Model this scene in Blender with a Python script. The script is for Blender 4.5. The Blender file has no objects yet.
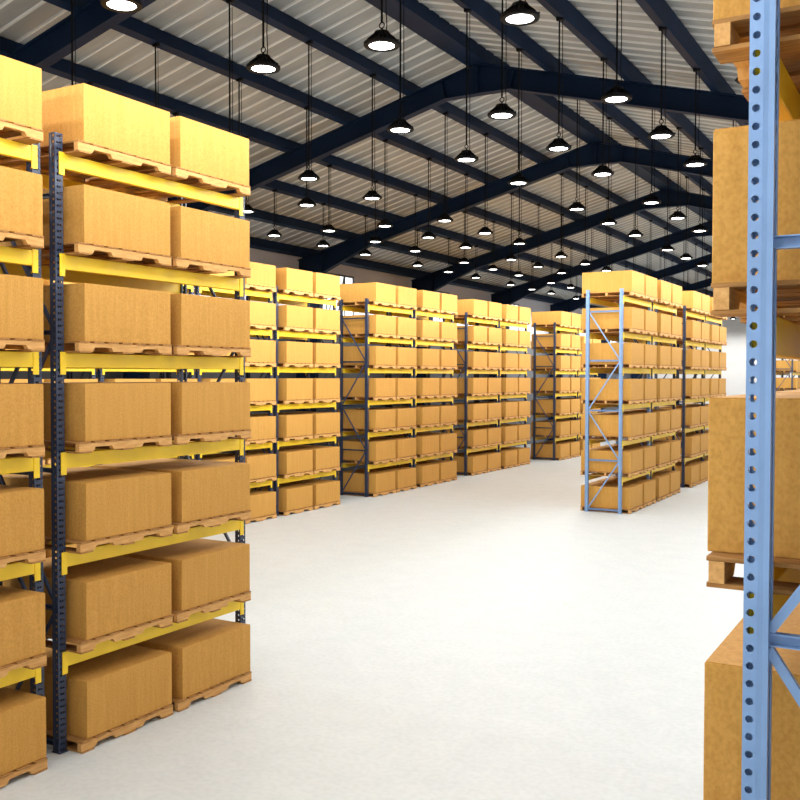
import bpy, bmesh, math, random
from mathutils import Vector, Matrix
random.seed(7)
C = bpy.context.scene.collection
SC = bpy.context.scene

# ------------------------------------------------------------------ materials
def new_mat(name):
    m = bpy.data.materials.new(name); m.use_nodes = True
    nt = m.node_tree
    return m, nt, nt.nodes['Principled BSDF']

def noise_color(nt, b, c0, c1, scale, detail=4, stretch=(1, 1, 1), lo=.35, hi=.65, obj_var=0.0):
    tc = nt.nodes.new('ShaderNodeTexCoord'); mp = nt.nodes.new('ShaderNodeMapping')
    mp.inputs['Scale'].default_value = stretch
    ns = nt.nodes.new('ShaderNodeTexNoise'); ns.inputs['Scale'].default_value = scale; ns.inputs['Detail'].default_value = detail
    cr = nt.nodes.new('ShaderNodeValToRGB')
    cr.color_ramp.elements[0].position = lo; cr.color_ramp.elements[1].position = hi
    cr.color_ramp.elements[0].color = (*c0, 1); cr.color_ramp.elements[1].color = (*c1, 1)
    src = tc.outputs['Object']
    if obj_var:
        oi = nt.nodes.new('ShaderNodeObjectInfo'); ad = nt.nodes.new('ShaderNodeVectorMath'); ad.operation = 'MULTIPLY_ADD'
        ad.inputs[1].default_value = (37, 53, 71)
        nt.links.new(oi.outputs['Random'], ad.inputs[0]); nt.links.new(tc.outputs['Object'], ad.inputs[2])
        src = ad.outputs[0]
    nt.links.new(src, mp.inputs[0]); nt.links.new(mp.outputs[0], ns.inputs['Vector'])
    nt.links.new(ns.outputs[0], cr.inputs[0])
    return tc, mp, ns, cr

def plain(name, col, rough=.5, metal=0.0, var=.12, scale=6):
    m, nt, b = new_mat(name)
    c0 = tuple(x*(1-var) for x in col); c1 = tuple(min(1, x*(1+var)) for x in col)
    _, _, _, cr = noise_color(nt, b, c0, c1, scale)
    nt.links.new(cr.outputs[0], b.inputs['Base Color'])
    b.inputs['Roughness'].default_value = rough; b.inputs['Metallic'].default_value = metal
    return m

M = {}
# corrugated cardboard: mottled kraft with faint upright flutes
m, nt, b = new_mat('cardboard')
_, _, _, cr = noise_color(nt, b, (.520, .272, .058), (.582, .312, .074), 5, 3, (5, 5, .35), .3, .7, .5)
_, _, _, cr2 = noise_color(nt, b, (.82, .77, .68), (1.03, 1.03, 1.03), 75, 4, (1, 1, .8), .32, .6, .5)
mx = nt.nodes.new('ShaderNodeMix'); mx.data_type = 'RGBA'; mx.blend_type = 'MULTIPLY'; mx.inputs[0].default_value = .8
nt.links.new(cr.outputs[0], mx.inputs[6]); nt.links.new(cr2.outputs[0], mx.inputs[7])
nt.links.new(mx.outputs[2], b.inputs['Base Color']); b.inputs['Roughness'].default_value = .8
b.inputs['Specular IOR Level'].default_value = .25
M['card'] = m
# pallet timber: grain runs along the board
def wood(name, c0, c1, stretch):
    m, nt, b = new_mat(name)
    _, _, _, cr = noise_color(nt, b, c0, c1, 9, 6, stretch, .3, .72, .5)
    nt.links.new(cr.outputs[0], b.inputs['Base Color']); b.inputs['Roughness'].default_value = .75
    b.inputs['Specular IOR Level'].default_value = .25
    return m
M['deck'] = wood('pallet_deck_wood', (.26, .120, .032), (.47, .24, .075), (.8, 7, 7))
M['stringer'] = wood('pallet_stringer_wood', (.50, .26, .080), (.68, .385, .140), (6, .8, 6))
M['post'] = plain('navy_rack_steel', (.023, .037, .076), .42, .0, .06, 3)
M['post_light'] = plain('light_blue_rack_steel', (.18, .31, .54), .36, .0, .06, 3)
M['brace'] = plain('navy_brace_steel', (.036, .058, .115), .42, .0, .06, 5)
M['beam'] = plain('yellow_beam_steel', (.86, .60, .014), .45, 0, .06, 3)
M['navy'] = plain('navy_roof_steel', (.005, .015, .040), .55, 0, .15, 1.2)
M['navy'].node_tree.nodes['Principled BSDF'].inputs['Specular IOR Level'].default_value = .12
M['black'] = plain('black_lamp_housing', (.006, .006, .0065), .6, 0, .2, 30)
M['cable'] = plain('black_cable', (.005, .005, .005), .7, 0, .1, 30)
for k_ in ('black', 'cable'): M[k_].node_tree.nodes['Principled BSDF'].inputs['Specular IOR Level'].default_value = .15
M['rib'] = plain('roof_rib_painted_light', (.64, .645, .62), .5, 0, .05, 2)  # paler than the sheet: light catching the ribs, put into their colour
# profiled roof sheet, mottled between the ribs
m, nt, b = new_mat('roof_sheet')
_, _, _, cr = noise_color(nt, b, (.25, .257, .243), (.36, .367, .35), 1.3, 6, (.5, 1.6, 1), .3, .7)
nt.links.new(cr.outputs[0], b.inputs['Base Color']); b.inputs['Roughness'].default_value = .5
M['roof'] = m
# sealed white concrete
m, nt, b = new_mat('floor_concrete')
_, _, _, cr = noise_color(nt, b, (.640, .680, .690), (.685, .720, .728), 2.6, 9, (1, 1, 1), .3, .7)
_, _, _, cr2 = noise_color(nt, b, (.93, .935, .93), (1, 1, 1), 16, 6, (1, 1, 1), .35, .6)
mx = nt.nodes.new('ShaderNodeMix'); mx.data_type = 'RGBA'; mx.blend_type = 'MULTIPLY'; mx.inputs[0].default_value = 1
nt.links.new(cr.outputs[0], mx.inputs[6]); nt.links.new(cr2.outputs[0], mx.inputs[7])
nt.links.new(mx.outputs[2], b.inputs['Base Color']); b.inputs['Roughness'].default_value = .6
M['floor'] = m
M['side_wall'] = plain('pale_grey_wall_panel', (.60, .60, .645), .6, 0, .03, .8)
M['wall'] = plain('white_wall_panel', (.78, .77, .76), .6, 0, .03, .8)
M['wall_shade'] = plain('wall_shade_panel', (.065, .068, .075), .6, 0, .08, .8)  # shade behind the racks, put in as a dark colour
M['winframe'] = plain('grey_window_steel', (.10, .115, .13), .5, 0, .1, 5)
def emis(name, col, s):
    m, nt, b = new_mat(name)
    b.inputs['Base Color'].default_value = (.8, .8, .8, 1)
    b.inputs['Emission Color'].default_value = (*col, 1); b.inputs['Emission Strength'].default_value = s
    return m
M['lens'] = emis('lit_lamp_lens', (1, .985, .95), 14)
M['pane'] = emis('daylit_window_pane', (.95, .98, 1), 1.5)

# ------------------------------------------------------------------ mesh helpers
def box(bm, x0, x1, y0, y1, z0, z1, bev=0):
    vs = [bm.verts.new((x, y, z)) for x in (x0, x1) for y in (y0, y1) for z in (z0, z1)]
    q = [(0, 1, 3, 2), (4, 6, 7, 5), (0, 4, 5, 1), (2, 3, 7, 6), (0, 2, 6, 4), (1, 5, 7, 3)]
    fs = [bm.faces.new([vs[i] for i in f]) for f in q]
    if bev:
        es = list({e for f in fs for e in f.edges})
        bmesh.ops.bevel(bm, geom=es, offset=bev, segments=2, affect='EDGES', profile=.5)
def prism(bm, pts, d, ax):
    """closed polygon pts (2-D) extruded over d=(lo,hi) along axis ax; the other two axes in order"""
    def P(p, t):
        if ax == 'x': return (t, p[0], p[1])
        if ax == 'y': return (p[0], t, p[1])
        return (p[0], p[1], t)
    a = [bm.verts.new(P(p, d[0])) for p in pts]; c = [bm.verts.new(P(p, d[1])) for p in pts]
    n = len(pts)
    bm.faces.new(a); bm.faces.new(c[::-1])
    for i in range(n): bm.faces.new((a[i], c[i], c[(i+1) % n], a[(i+1) % n]))
def tube(bm, p, q, r, n=8):
    p, q = Vector(p), Vector(q); d = (q-p).normalized()
    u = d.orthogonal().normalized(); v = d.cross(u)
    A = [bm.verts.new(p+(u*math.cos(t)+v*math.sin(t))*r) for t in [2*math.pi*i/n for i in range(n)]]
    B = [bm.verts.new(q+(u*math.cos(t)+v*math.sin(t))*r) for t in [2*math.pi*i/n for i in range(n)]]
    for i in range(n): bm.faces.new((A[i], A[(i+1) % n], B[(i+1) % n], B[i]))
    bm.faces.new(A[::-1]); bm.faces.new(B)
def bar(bm, p, q, w, t, side):
    """flat bar p->q, width w across 'side'-perpendicular, thickness t along side"""
    p, q, s = Vector(p), Vector(q), Vector(side).normalized(); d = (q-p).normalized(); u = d.cross(s).normalized()
    vs = []
    for o in (p, q):
        vs.append([bm.verts.new(o+u*a*w/2+s*b*t/2) for a, b in ((-1, -1), (1, -1), (1, 1), (-1, 1))])
    A, B = vs
    for i in range(4): bm.faces.new((A[i], A[(i+1) % 4], B[(i+1) % 4], B[i]))
    bm.faces.new(A[::-1]); bm.faces.new(B)
def lathe(bm, prof, n=28, caps=True):
    rings = []
    for r, z in prof:
        rings.append([bm.verts.new((r*math.cos(2*math.pi*i/n), r*math.sin(2*math.pi*i/n), z)) for i in range(n)])
    for a, b in zip(rings, rings[1:]):
        for i in range(n): bm.faces.new((a[i], a[(i+1) % n], b[(i+1) % n], b[i]))
    if caps: bm.faces.new(rings[0][::-1]); bm.faces.new(rings[-1])
def mesh(name, bm, mat, smooth=False):
    bmesh.ops.recalc_face_normals(bm, faces=bm.faces)
    me = bpy.data.meshes.new(name); bm.to_mesh(me); bm.free(); me.materials.append(mat)
    if smooth: me.shade_smooth()
    return me
def obj(name, me, parent=None, loc=(0, 0, 0)):
    o = bpy.data.objects.new(name, me); C.objects.link(o); o.location = loc
    if parent: o.parent = parent
    return o
def tag(o, label, cat=None, group=None, kind=None):
    o['label'] = label
    if cat: o['category'] = cat
    if group: o['group'] = group
    if kind: o['kind'] = kind
    return o
def copy_tree(o, parent=None):
    c = o.copy(); C.objects.link(c); c.parent = parent
    for ch in o.children: copy_tree(ch, c)
    return c
BM = bmesh.new

# ------------------------------------------------------------------ building shell
XR = -8.335                       # ridge
XL, XRT = XR-9.82, XR+9.82       # side walls
Y0, Y1 = -5.0, 66.0
SL = .268
def ztop(dx): return 9.68-SL*abs(dx)      # top of rafters = underside of purlins
PH = .26                                   # purlin height
bm = BM(); box(bm, XL-.2, XRT+.2, Y0-.2, Y1+.2, -.2, 0)
tag(obj('floor', mesh('floor', bm, M['floor'])), 'white sealed concrete warehouse floor', kind='structure')
EZ = ztop(9.82)+PH
for nm, (a, b_) in {'wall_left': (XL-.15, XL), 'wall_right': (XRT, XRT+.15)}.items():
    bm = BM(); box(bm, a, b_, Y0, Y1, 0, EZ)
    tag(obj(nm, mesh(nm, bm, M['side_wall'])), 'pale grey panelled %s side wall of the warehouse' % nm[5:], kind='structure')
for nm, (a, b_), lb in (('wall_back', (Y1, Y1+.15), 'white gable wall at the far end of the warehouse'), ('wall_front', (Y0-.15, Y0), 'white gable wall behind the viewer')):
    bm = BM(); zr = ztop(0)+PH
    prism(bm, [(XL, 0), (XRT, 0), (XRT, EZ), (XR, zr), (XL, EZ)], (a, b_), 'y')
    tag(obj(nm, mesh(nm, bm, M['wall'])), lb, kind='structure')
# ribbed roof sheet (ribs run down the slope)
bm = BM()
PIT = .40
prof = []
y = Y0-.1
while y < Y1+.1:
    prof += [(y, 0), (y+PIT-.065, 0), (y+PIT-.052, -.026), (y+PIT-.013, -.026)]
    y += PIT
for s in (-1, 1):
    rows = []
    for dx in (0, 9.95):
        z = ztop(dx)+PH+.034
        rows.append([bm.verts.new((XR+s*dx, yy, z+h)) for yy, h in prof])
    for i in range(len(prof)-1):
        bm.faces.new((rows[0][i], rows[0][i+1], rows[1][i+1], rows[1][i]))
bm.faces.ensure_lookup_table()
np_ = len(prof)-1
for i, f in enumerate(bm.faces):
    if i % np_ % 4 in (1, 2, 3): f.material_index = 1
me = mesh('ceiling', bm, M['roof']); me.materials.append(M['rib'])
tag(obj('ceiling', me), 'ribbed grey metal roof sheeting over dark purlins', kind='structure')

# purlins: long steel members down the building
ORD = ['first', 'second', 'third', 'fourth', 'fifth', 'sixth', 'seventh', 'eighth', 'ninth', 'tenth']
PDX = [1.54, 3.10, 4.66, 6.29, 7.85]
def purlin(x, w, label, z=None):
    bm = BM(); dx = x-XR; z = ztop(dx) if z is None else z
    # box purlin with a small return lip
    box(bm, -w/2, w/2, Y0, Y1, 0, PH-.004, .006)
    o = obj('roof_purlin', mesh('roof_purlin', bm, M['navy']), None, (x, 0, z))
    # lean with the slope
    o.rotation_euler = (0, math.atan(SL)*(1 if dx > 0 else -1) if abs(dx) > .3 else 0, 0)
    tag(o, label, 'roof beam', 'purlins under the roof sheeting')
for s, side in ((-1, 'left'), (1, 'right')):
    for i, d in enumerate(PDX): purlin(XR+s*d, .16, 'dark blue roof purlin, %s one %s of the ridge' % (ORD[i], side))
    purlin(XR+s*9.42, .22, 'dark blue eaves beam along the top of the %s wall' % side)
purlin(XR, .46, 'wide dark blue ridge beam along the roof peak', ztop(0)-.03)

# portal frames
FY = [10.36+7.43*k for k in range(-1, 8)]
FY = [y for y in FY if y < Y1-1]
def web_and_flange(name, pts_top, pts_bot, w, stiff):
    """I-section between two polylines (x,z)"""
    bm = BM()
    n = len(pts_top)
    t, fw = .016, .022
    poly = [Vector((p[0], 0, p[1])) for p in pts_top]+[Vector((p[0], 0, p[1])) for p in pts_bot[::-1]]
    prism(bm, [(p.x, p.z) for p in poly], (-t/2, t/2), 'y')
    for line, up in ((pts_top, -1), (pts_bot, 1)):
        for a, b_ in zip(line, line[1:]):
            d = Vector((b_[0]-a[0], b_[1]-a[1])); nn = Vector((-d.y, d.x)).normalized()
            if nn.y*up < 0: nn = -nn
            q = [a, b_, (b_[0]+nn.x*fw, b_[1]+nn.y*fw), (a[0]+nn.x*fw, a[1]+nn.y*fw)]
            prism(bm, q, (-w/2, w/2), 'y')
    for (xa, za, xb, zb) in stiff:
        d = Vector((xb-xa, zb-za)); nn = Vector((-d.y, d.x)).normalized()*.012
        prism(bm, [(xa-nn.x, za-nn.y), (xb-nn.x, zb-nn.y), (xb+nn.x, zb+nn.y), (xa+nn.x, za+nn.y)], (-w/2, w/2), 'y')
    return mesh(name, bm, M['navy'])
def zbot(d): return 9.245-.266*abs(d)
meR = {}
for s in (-1, 1):
    top = [(0, ztop(0)), (s*9.75, ztop(9.75))]
    bot = [(0, 9.06), (s*.72, 9.055), (s*7.1, zbot(7.1)), (s*8.8, 6.62)]
    bot = bot+[(s*9.75, 6.45)]
    st = [(s*.015, 9.07, s*.015, ztop(0)-.02), (s*.72, 9.06, s*.80, ztop(.80)), (s*7.1, zbot(7.1), s*7.05, ztop(7.05)), (s*8.8, 6.62, s*8.8, ztop(8.8))]
    meR[s] = web_and_flange('rafter', top, bot, .20, st)
meC = {}
for s in (-1, 1):
    bm = BM(); fw = .022
    out, ti, bi = 9.78, 8.8, 9.35
    prism(bm, [(s*out, .02), (s*out, 6.45), (s*ti, 6.62), (s*bi, .02)], (-.008, .008), 'y')
    prism(bm, [(s*out, .02), (s*out, 6.45), (s*(out-fw), 6.45), (s*(out-fw), .02)], (-.1, .1), 'y')
    prism(bm, [(s*bi, .02), (s*ti, 6.62), (s*(ti+fw), 6.62), (s*(bi+fw), .02)], (-.1, .1), 'y')
    prism(bm, [(s*(bi-.06), 0), (s*(out+.02), 0), (s*(out+.02), .02), (s*(bi-.06), .02)], (-.15, .15), 'y')
    meC[s] = mesh('column', bm, M['navy'])
FORD = ['nearest', 'second nearest', 'third nearest', 'fourth nearest', 'fifth nearest', 'sixth nearest', 'seventh nearest', 'farthest', 'very last']
for k, fy in enumerate(FY):
    r = obj('portal_frame', None, None, (XR, fy, 0))
    tag(r, 'dark blue steel portal frame spanning the roof, %s in depth' % FORD[k] if k else 'dark blue steel portal frame just ahead of the viewer, out of view', 'roof frame', 'portal frames carrying the roof')
    for s in (-1, 1):
        obj('rafter', meR[s], r); obj('column', meC[s], r)

# dark panel added on the lower left wall, standing in for shade
bm = BM(); box(bm, XL, XL+.03, Y0, Y1, 0, 5.12)
tag(obj('shade_panel_1', mesh('shade_panel_1', bm, M['wall_shade'])), 'dark panel standing in for shade on the lower left wall behind the racks', kind='structure')

# high windows in the left wall, one per bay, braced panes lit by daylight
n = 0
for fy in FY[1:-1]:
    n += 1
    ya, yb, za, zb = fy+1.1, fy+3.25, 5.3, 6.78
    w = obj('window_%d' % n, None, None, (XL, 0, 0))
    tag(w, 'high daylit window with slanted bars in left wall, %s from the viewer' % ORD[n-1], kind='structure')
    bm = BM(); box(bm, .004, .016, ya, yb, za, zb)
    obj('pane', mesh('pane', bm, M['pane']), w)
    bm = BM()
    for (a, b_, c, d) in ((ya-.05, yb+.05, za-.06, za), (ya-.05, yb+.05, zb, zb+.06), (ya-.05, ya, za, zb), (yb, yb+.05, za, zb)):
        box(bm, .0, .06, a, b_, c, d)
    obj('window_frame', mesh('window_frame', bm, M['winframe']), w)
    for k in range(3):
        y1 = ya+.5+k*.55
        bm = BM(); box(bm, .017, .05, y1, y1+.05, za, zb)
        bar(bm, (.033, y1-.0, zb-.02), (.033, y1-.42, za+.02), .07, .03, (1, 0, 0))
        obj('glazing_bar', mesh('glazing_bar', bm, M['winframe']), w)

# ------------------------------------------------------------------ pallet rack kit
LV = .8970; ZL = [0, .900, 1.800, 2.697, 3.597, 4.474, 5.372]; NB = 6; PW, PD = .088, .075; UL = 2.64; FD = .93; HT = 5.545
HP = .056; HR = .0118
def perforated(bm, P, width, height, cells, seg=3):
    """sheet in (u,v): P(u,v)->3-D. cells: list of (u0,u1,hole_u or None)"""
    rows = int(height/HP)
    for (u0, u1, hu) in cells:
        if hu is None:
            bm.faces.new([bm.verts.new(P(*q)) for q in ((u0, 0), (u1, 0), (u1, rows*HP), (u0, rows*HP))]); continue
        for r in range(rows):
            v0, v1 = r*HP, (r+1)*HP; vm = (v0+v1)/2; um = hu
            O = [(u1, vm), (u1, v1), (um, v1), (u0, v1), (u0, vm), (u0, v0), (um, v0), (u1, v0)]
            ang = [math.atan2(q[1]-vm, q[0]-um) for q in O]
            for i in range(8):
                a0, a1 = ang[i], ang[(i+1) % 8]
                if a1 < a0: a1 += 2*math.pi
                arc = [(um+HR*math.cos(a0+(a1-a0)*t/seg), vm+HR*math.sin(a0+(a1-a0)*t/seg)) for t in range(seg, -1, -1)]
                bm.faces.new([bm.verts.new(P(*q)) for q in [O[i], O[(i+1) % 8]]+arc])
def make_post(sx, seg):
    """channel post; outer face at x=0 looking along sx"""
    bm = BM()
    perforated(bm, lambda u, v: (0, u, v), PW, HT, [(0, PW/2, .029), (PW/2, PW, PW-.029)], seg)
    side = [(0, .042, .021), (.042, PD, None)]
    perforated(bm, lambda u, v: (-sx*u, 0, v), PD, HT, side, seg)
    perforated(bm, lambda u, v: (-sx*u, PW, v), PD, HT, side, seg)
    perforated(bm, lambda u, v: (-sx*PD, u, v), PD, HT, [(0, .022, None)], seg)
    perforated(bm, lambda u, v: (-sx*PD, u, v), PD, HT, [(PW-.022, PW, None)], seg)
    bmesh.ops.remove_doubles(bm, verts=bm.verts, dist=1e-5)
    bmesh.ops.recalc_face_normals(bm, faces=bm.faces)
    bmesh.ops.solidify(bm, geom=bm.faces[:], thickness=.0025)
    return mesh('upright_post', bm, M['post'])
POST = {s: make_post(s, 3) for s in (1, -1)}
def foot_me():
    bm = BM(); box(bm, -.055, .055, -.05, .05, 0, .008, .002)
    for x, y in ((-.042, .042), (.042, -.042)): tube(bm, (x, y, .008), (x, y, .02), .008, 8)
    return mesh('foot_plate', bm, M['post'])
FOOT = foot_me()
RAILS = [.07, 1.30, 2.54, 3.78, 5.00]
def rail_me():
    bm = BM(); x0, x1 = -FD+PD-.01, -PD+.01
    # small channel
    prism(bm, [(-.018, -.02), (.018, -.02), (.018, .02), (-.018, .02), (-.018, .016), (.014, .016), (.014, -.016), (-.018, -.016)], (x0, x1), 'x')
    return mesh('horizontal_brace', bm, M['brace'])
RAIL = rail_me()
def diag_me(up):
    bm = BM(); x0, x1 = -FD+PD-.005, -PD+.005; h = RAILS[1]-RAILS[0]
    a, b_ = ((x0, 0, .02), (x1, 0, h-.02)) if up else ((x0, 0, h-.02), (x1, 0, .02))
    bar(bm, a, b_, .030, .024, (0, 1, 0))
    return mesh('diagonal_brace', bm, M['brace'])
DIAG = {u: diag_me(u) for u in (True, False)}
def beam_me(s):
    bm = BM(); a = -.052; b_ = .006
    if s < 0: a, b_ = .001, -a
    box(bm, a, b_, PW-.01, UL-PW+.01, -.132, 0, .006)
    me1 = mesh('shelf_beam', bm, M['beam'])
    bm = BM(); x0, x1 = sorted((s*.004, s*.011)) if s > 0 else (-.0035, -.0003)
    box(bm, x0, x1, 0, .062, -.195, .008, .002)
    for z in (-.17, -.115, -.06, -.012):
        if s > 0: tube(bm, (.011, .014, z), (.0145, .014, z), .006, 8)
    me2 = mesh('beam_connector', bm, M['beam'])
    return me1, me2
BEAM = {s: beam_me(s) for s in (1, -1)}
def make_rack():
    root = obj('pallet_rack', None)
    for y in (0, UL-PW):
        obj('upright_post', POST[1], root, (0, y, 0)); obj('upright_post', POST[-1], root, (-FD, y, 0))
        for x in (-PD/2, -FD+PD/2): obj('foot_plate', FOOT, root, (x, y+PW/2, 0))
        for z in RAILS: obj('horizontal_brace', RAIL, root, (0, y+PW/2, z))
        for i in range(4): obj('diagonal_brace', DIAG[i % 2 == 0], root, (0, y+PW/2, RAILS[i]))
    for k in range(1, NB+1):
        for s in (1, -1):
            bo = obj('shelf_beam', BEAM[s][0], root, (0 if s > 0 else -FD, 0, ZL[k]))
            for y in (PW*.44, UL-PW*.44-.062): obj('beam_connector', BEAM[s][1], bo, (0, y, 0))
    return root

# ------------------------------------------------------------------ pallet and carton
PX0, PX1, PL = -1.080, .205, 1.175
BT, SH = .016, .072
def stringer_pts():
    z0, z1, zn = BT, BT+SH, BT+.036
    a = [(0, z0), (.165, z0), (.19, zn), (.385, zn), (.41, z0)]
    b_ = [(PL-p, q) for p, q in a[::-1]]
    return a+b_+[(PL, z1), (0, z1)]
DW = [.0, .17, .345, .52, .695, .87, 1.045]
def str_bm(bm, x): prism(bm, stringer_pts(), (x, x+.05), 'x')
def deck_bm(bm, y, w=.125): box(bm, PX0, PX1, y, y+w, BT+SH, BT+SH+BT, .002)
def bot_bm(bm, y, w=.14): box(bm, PX0, PX1, y, y+w, 0, BT, .002)
XS = [PX0+.008, (PX0+PX1)/2-.025, PX1-.058]
YB = [.005, (PL-.14)/2, PL-.145]
def make_pallet(parts):
    if parts:
        root = obj('wooden_pallet', None)
        for x in XS: bm = BM(); str_bm(bm, x); obj('stringer', mesh('stringer', bm, M['stringer']), root)
        for y in DW: bm = BM(); deck_bm(bm, y); obj('deck_board', mesh('deck_board', bm, M['deck']), root)
        for y in YB: bm = BM(); bot_bm(bm, y); obj('bottom_board', mesh('bottom_board', bm, M['deck']), root)
        return root
    bm = BM()
    for y in DW: deck_bm(bm, y)
    for y in YB: bot_bm(bm, y)
    nf = len(bm.faces)
    for x in XS: str_bm(bm, x)
    bm.faces.ensure_lookup_table()
    for f in bm.faces[nf:]: f.material_index = 1
    me = mesh('wooden_pallet', bm, M['deck']); me.materials.append(M['stringer'])
    return obj('wooden_pallet', me)
BX0, BX1, BL, BH = -1.095, .18, 1.095, .521
def make_carton():
    bm = BM()
    box(bm, BX0, BX1, 0, BL, 0, BH-.004, .004)
    # the two outer closing flaps meet over the middle
    xm = (BX0+BX1)/2
    box(bm, BX0+.003, xm-.002, .003, BL-.003, BH-.0045, BH, .0015)
    box(bm, xm+.002, BX1-.003, .003, BL-.003, BH-.0045, BH, .0015)
    return obj('cardboard_box', mesh('cardboard_box', bm, M['card']))

SHELF = ['floor level', 'first shelf', 'second shelf', 'third shelf', 'fourth shelf', 'fifth shelf', 'top shelf']
AX, BXF, CX, DX = -6.89, -14.10, -6.985, .378
UNITS = [  # front-face x, start y, words that name the rack, near (pallets in parts)
    (AX, 3.135, 'rack cut off by left picture edge', True),
    (AX, 5.93, 'near left rack', True),
    (BXF, 10.43, 'wall rack farthest left, behind the near racks', False),
    (BXF, 13.19, 'wall rack wholly behind the near left rack', False),
    (BXF, 15.95, 'wall rack half hidden by near left rack', False),
    (BXF, 18.72, 'wall rack just left of first gap', False),
    (BXF, 22.90, 'first wall rack after first gap', False),
    (BXF, 25.65, 'second wall rack after first gap', False),
    (-14.22, 29.51, 'first wall rack after second gap', False),
    (-14.22, 32.27, 'second wall rack after second gap', False),
    (-13.73, 36.65, 'first wall rack after third gap', False),
    (-13.73, 39.40, 'second wall rack after third gap', False),
    (CX, 23.27, 'front rack of centre block', False),
    (CX, 26.01, 'second rack of centre block', False),
    (CX, 29.76, 'third rack of centre block', False),
    (CX, 32.50, 'rearmost rack of centre block', False),
    (CX, 53.0, 'distant rack seen past right-hand post', False),
    (CX, 55.76, 'second distant rack past right-hand post', False),
    (DX, 3.15, 'blue rack at right picture edge', True),
]
DZ = [0, 0, .008, .006, .003, -.020, 0]
used = {}
def inst(key, maker):
    if key not in used:
        used[key] = maker(); return used[key]
    return copy_tree(used[key])
for (ux, uy, nm, near) in UNITS:
    r = inst('rack', make_rack); r.location = (ux, uy, 0)
    tag(r, 'blue and yellow pallet rack: '+nm, 'pallet rack', 'pallet racks')
    if nm in ('front rack of centre block', 'blue rack at right picture edge'):
        for ch in r.children:
            if ch.name.split('.')[0] in ('upright_post', 'horizontal_brace', 'diagonal_brace', 'foot_plate'):
                ch.material_slots[0].link = 'OBJECT'; ch.material_slots[0].material = M['post_light']
    if ux == DX:                                    # this rack's beams sit a little differently
        for ch in r.children:
            if 'brace' in ch.name: ch.location.z += .035
            if ch.name.startswith('shelf_beam'): ch.location.z += DZ[round(ch.location.z/LV)]
    sides = ('left', 'right') if ux != DX else ('near', 'far')
    for k in range(NB+1):
        for j, y in enumerate((.10, 1.347)):
            z = ZL[k]+(.0004 if k else .0)+(DZ[k] if ux == DX else 0)
            dx = {DX: .009+(.007 if k > 3 else 0), AX: -.02}.get(ux, 0)+random.uniform(-.004, .004)
            dy = random.uniform(-.004, .004)
            p = inst('pallet'+str(near), lambda: make_pallet(near)); p.location = (ux+dx, uy+y+dy, z)
            tag(p, 'wooden pallet, %s, %s half of %s' % (SHELF[k], sides[j], nm), 'pallet', 'wooden pallets on the racks')
            b_ = inst('box', make_carton); b_.location = (ux+dx, uy+y+.085+dy, z+2*BT+SH+.0004)
            tag(b_, 'cardboard box, %s, %s half of %s' % (SHELF[k], sides[j], nm), 'box', 'cardboard boxes on the racks')

# ------------------------------------------------------------------ high-bay lamps
LZ = 6.86
def make_lamp():
    root = obj('high_bay_lamp', None)
    bm = BM()
    lathe(bm, [(.134, .008), (.137, .000), (.186, .000), (.193, .012), (.193, .032), (.172, .040), (.112, .050), (.088, .056), (.084, .136), (.076, .150), (.02, .156)], 28)
    for i in range(20):
        a = 2*math.pi*i/20
        bar(bm, (.080*math.cos(a), .080*math.sin(a), .12), (.160*math.cos(a), .160*math.sin(a), .052), .02, .004, (-math.sin(a), math.cos(a), 0))
    for a in (0.0, math.pi): tube(bm, (.188*math.cos(a), .188*math.sin(a), .03), (.205*math.cos(a), .205*math.sin(a), .03), .010, 8)
    obj('housing', mesh('housing', bm, M['black'], False), root)
    bm = BM(); lathe(bm, [(.001, .002), (.10, .003), (.1365, .006)], 14, False)
    bmesh.ops.remove_doubles(bm, verts=bm.verts, dist=.003)
    obj('lens', mesh('lens', bm, M['lens']), root)
    bm = BM()
    tube(bm, (0, 0, .155), (0, 0, .19), .012, 8)
    n = 14; R_, r_ = .030, .007
    ring = [[bm.verts.new(((R_+r_*math.cos(q))*math.cos(p), r_*math.sin(q), .218+(R_+r_*math.cos(q))*math.sin(p))) for q in [2*math.pi*j/6 for j in range(6)]] for p in [2*math.pi*i/n for i in range(n)]]
    for i in range(n):
        for j in range(6): bm.faces.new((ring[i][j], ring[(i+1) % n][j], ring[(i+1) % n][(j+1) % 6], ring[i][(j+1) % 6]))
    obj('hanging_ring', mesh('hanging_ring', bm, M['black']), root)
    return root
LAMP = bpy.data.lights.new('lamp_light', 'SPOT'); LAMP.energy = 70; LAMP.spot_size = math.radians(172); LAMP.spot_blend = .12
LAMP.shadow_soft_size = .06; LAMP.color = (1, .995, .965)
# wide-beam aisle optic: more light thrown sideways across the aisles than straight down
LAMP.use_nodes = True; lt = LAMP.node_tree; em = lt.nodes['Emission']
ge = lt.nodes.new('ShaderNodeNewGeometry'); sp = lt.nodes.new('ShaderNodeSeparateXYZ'); lt.links.new(ge.outputs['Incoming'], sp.inputs[0])
def mth(op, a, b_=None):
    n_ = lt.nodes.new('ShaderNodeMath'); n_.operation = op
    for i_, v_ in enumerate((a, b_)):
        if v_ is None: continue
        if isinstance(v_, (int, float)): n_.inputs[i_].default_value = v_
        else: lt.links.new(v_, n_.inputs[i_])
    return n_.outputs[0]
sid = mth('SUBTRACT', 1.0, mth('ABSOLUTE', sp.outputs[2]))
lt.links.new(mth('ADD', .47, mth('MULTIPLY', mth('ADD', 1.7, mth('MULTIPLY', 3.4, mth('MULTIPLY', sp.outputs[0], sp.outputs[0]))), mth('POWER', sid, 1.5))), em.inputs['Strength'])
cab = {}
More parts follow.
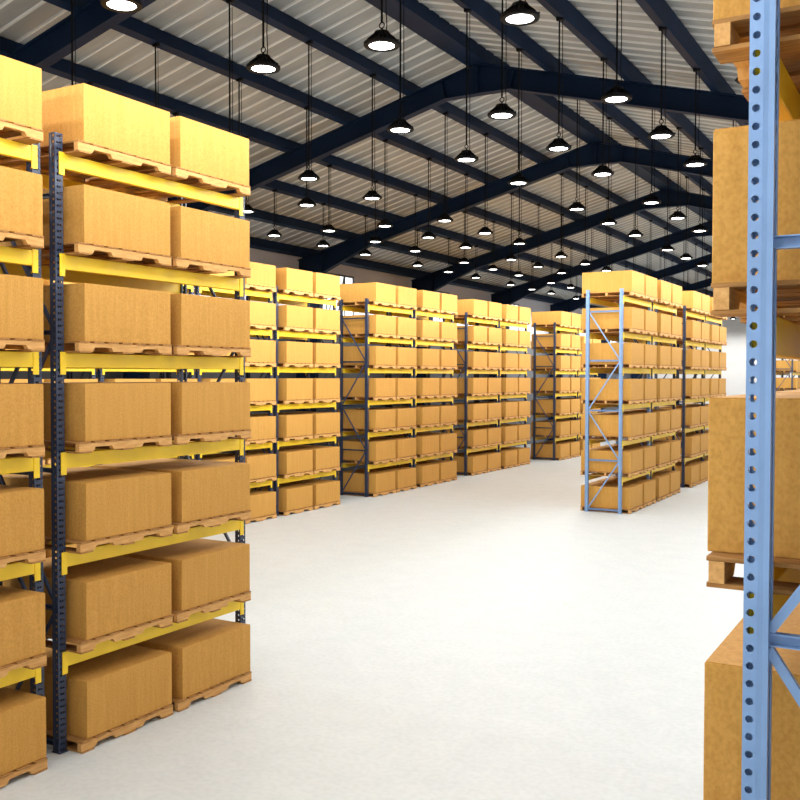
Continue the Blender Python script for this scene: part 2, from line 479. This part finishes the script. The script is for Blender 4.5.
def cables(L):
    k = round(L, 3)
    if k not in cab:
        bm = BM(); tube(bm, (0, 0, .245), (0, 0, L-.03), .013, 6)
        m1 = mesh('suspension_cable', bm, M['cable'])
        bm = BM(); pts = [(.055, 0, .155), (.06, 0, .22), (.05, .0, .40), (.058, 0, .7), (.05, 0, L-.02)]
        for a, b_ in zip(pts, pts[1:]): tube(bm, a, b_, .006, 5)
        m2 = mesh('power_cable', bm, M['cable'])
        bm = BM(); box(bm, -.045, .075, -.03, .03, L-.045, L+.02, .004)
        m3 = mesh('ceiling_clamp', bm, M['black'])
        cab[k] = (m1, m2, m3)
    return cab[k]
COLS = [(s*d, '%s lamp column %s of ridge' % (ORD[i], w)) for s, w in ((-1, 'left'), (1, 'right')) for i, d in enumerate(PDX[:4])]
LY = sorted(y for f in range(-2, 7) for y in (10.36+7.43*f+o for o in (1.56, 3.71, 5.86)) if Y0+1 < y < Y1-1)
for dx, cn in COLS:
    for i, y in enumerate(LY):
        l = inst('lamp', make_lamp) if not used.get('lamp') else obj('high_bay_lamp', None)
        if l is not used['lamp']:
            for ch in list(used['lamp'].children):
                if ch.name.split('.')[0] in ('housing', 'lens', 'hanging_ring'):
                    c = ch.copy(); C.objects.link(c); c.parent = l
        l.location = (XR+dx, y, LZ)
        m1, m2, m3 = cables(ztop(dx)-LZ)
        ll = bpy.data.objects.new('lamp_light', LAMP); C.objects.link(ll); ll.parent = l; ll.location = (0, 0, -.035)
        obj('suspension_cable', m1, l); obj('power_cable', m2, l); obj('ceiling_clamp', m3, l)
        n_ = i+1
        suf = 'th' if 10 <= n_ % 100 <= 20 else {1: 'st', 2: 'nd', 3: 'rd'}.get(n_ % 10, 'th')
        tag(l, 'lit black high-bay lamp on cables, %s, %d%s row from front' % (cn, n_, suf), 'hanging lamp', 'high-bay lamps under the roof')

# ------------------------------------------------------------------ world, camera, view
w = bpy.data.worlds.new('world'); SC.world = w; w.use_nodes = True
w.node_tree.nodes['Background'].inputs[0].default_value = (.8, .85, .9, 1)
w.node_tree.nodes['Background'].inputs[1].default_value = .3
cam = bpy.data.cameras.new('camera'); co = bpy.data.objects.new('camera', cam); C.objects.link(co); SC.camera = co
cam.sensor_fit = 'HORIZONTAL'; cam.sensor_width = 36; cam.lens = 964.3*36/800; cam.clip_start = .05; cam.clip_end = 300
yaw, pit, rol = math.radians(29.666), math.radians(1.4545), math.radians(.116)
fw = Vector((-math.sin(yaw), math.cos(yaw), 0)); r0 = Vector((math.cos(yaw), math.sin(yaw), 0)); up = Vector((0, 0, 1))
F = fw*math.cos(pit)-up*math.sin(pit); U = up*math.cos(pit)+fw*math.sin(pit)
R = r0*math.cos(rol)+U*math.sin(rol); U2 = U*math.cos(rol)-r0*math.sin(rol)
co.matrix_world = Matrix(((R.x, U2.x, -F.x, 0), (R.y, U2.y, -F.y, 0), (R.z, U2.z, -F.z, 3.4), (0, 0, 0, 1)))
SC.view_settings.view_transform = 'Standard'; SC.view_settings.look = 'None'
SC.view_settings.exposure = 0.0; SC.view_settings.gamma = 1; SC.view_settings.use_curve_mapping = False
SC.cycles.use_denoising = True
SC.cycles.max_bounces = 8; SC.cycles.diffuse_bounces = 5
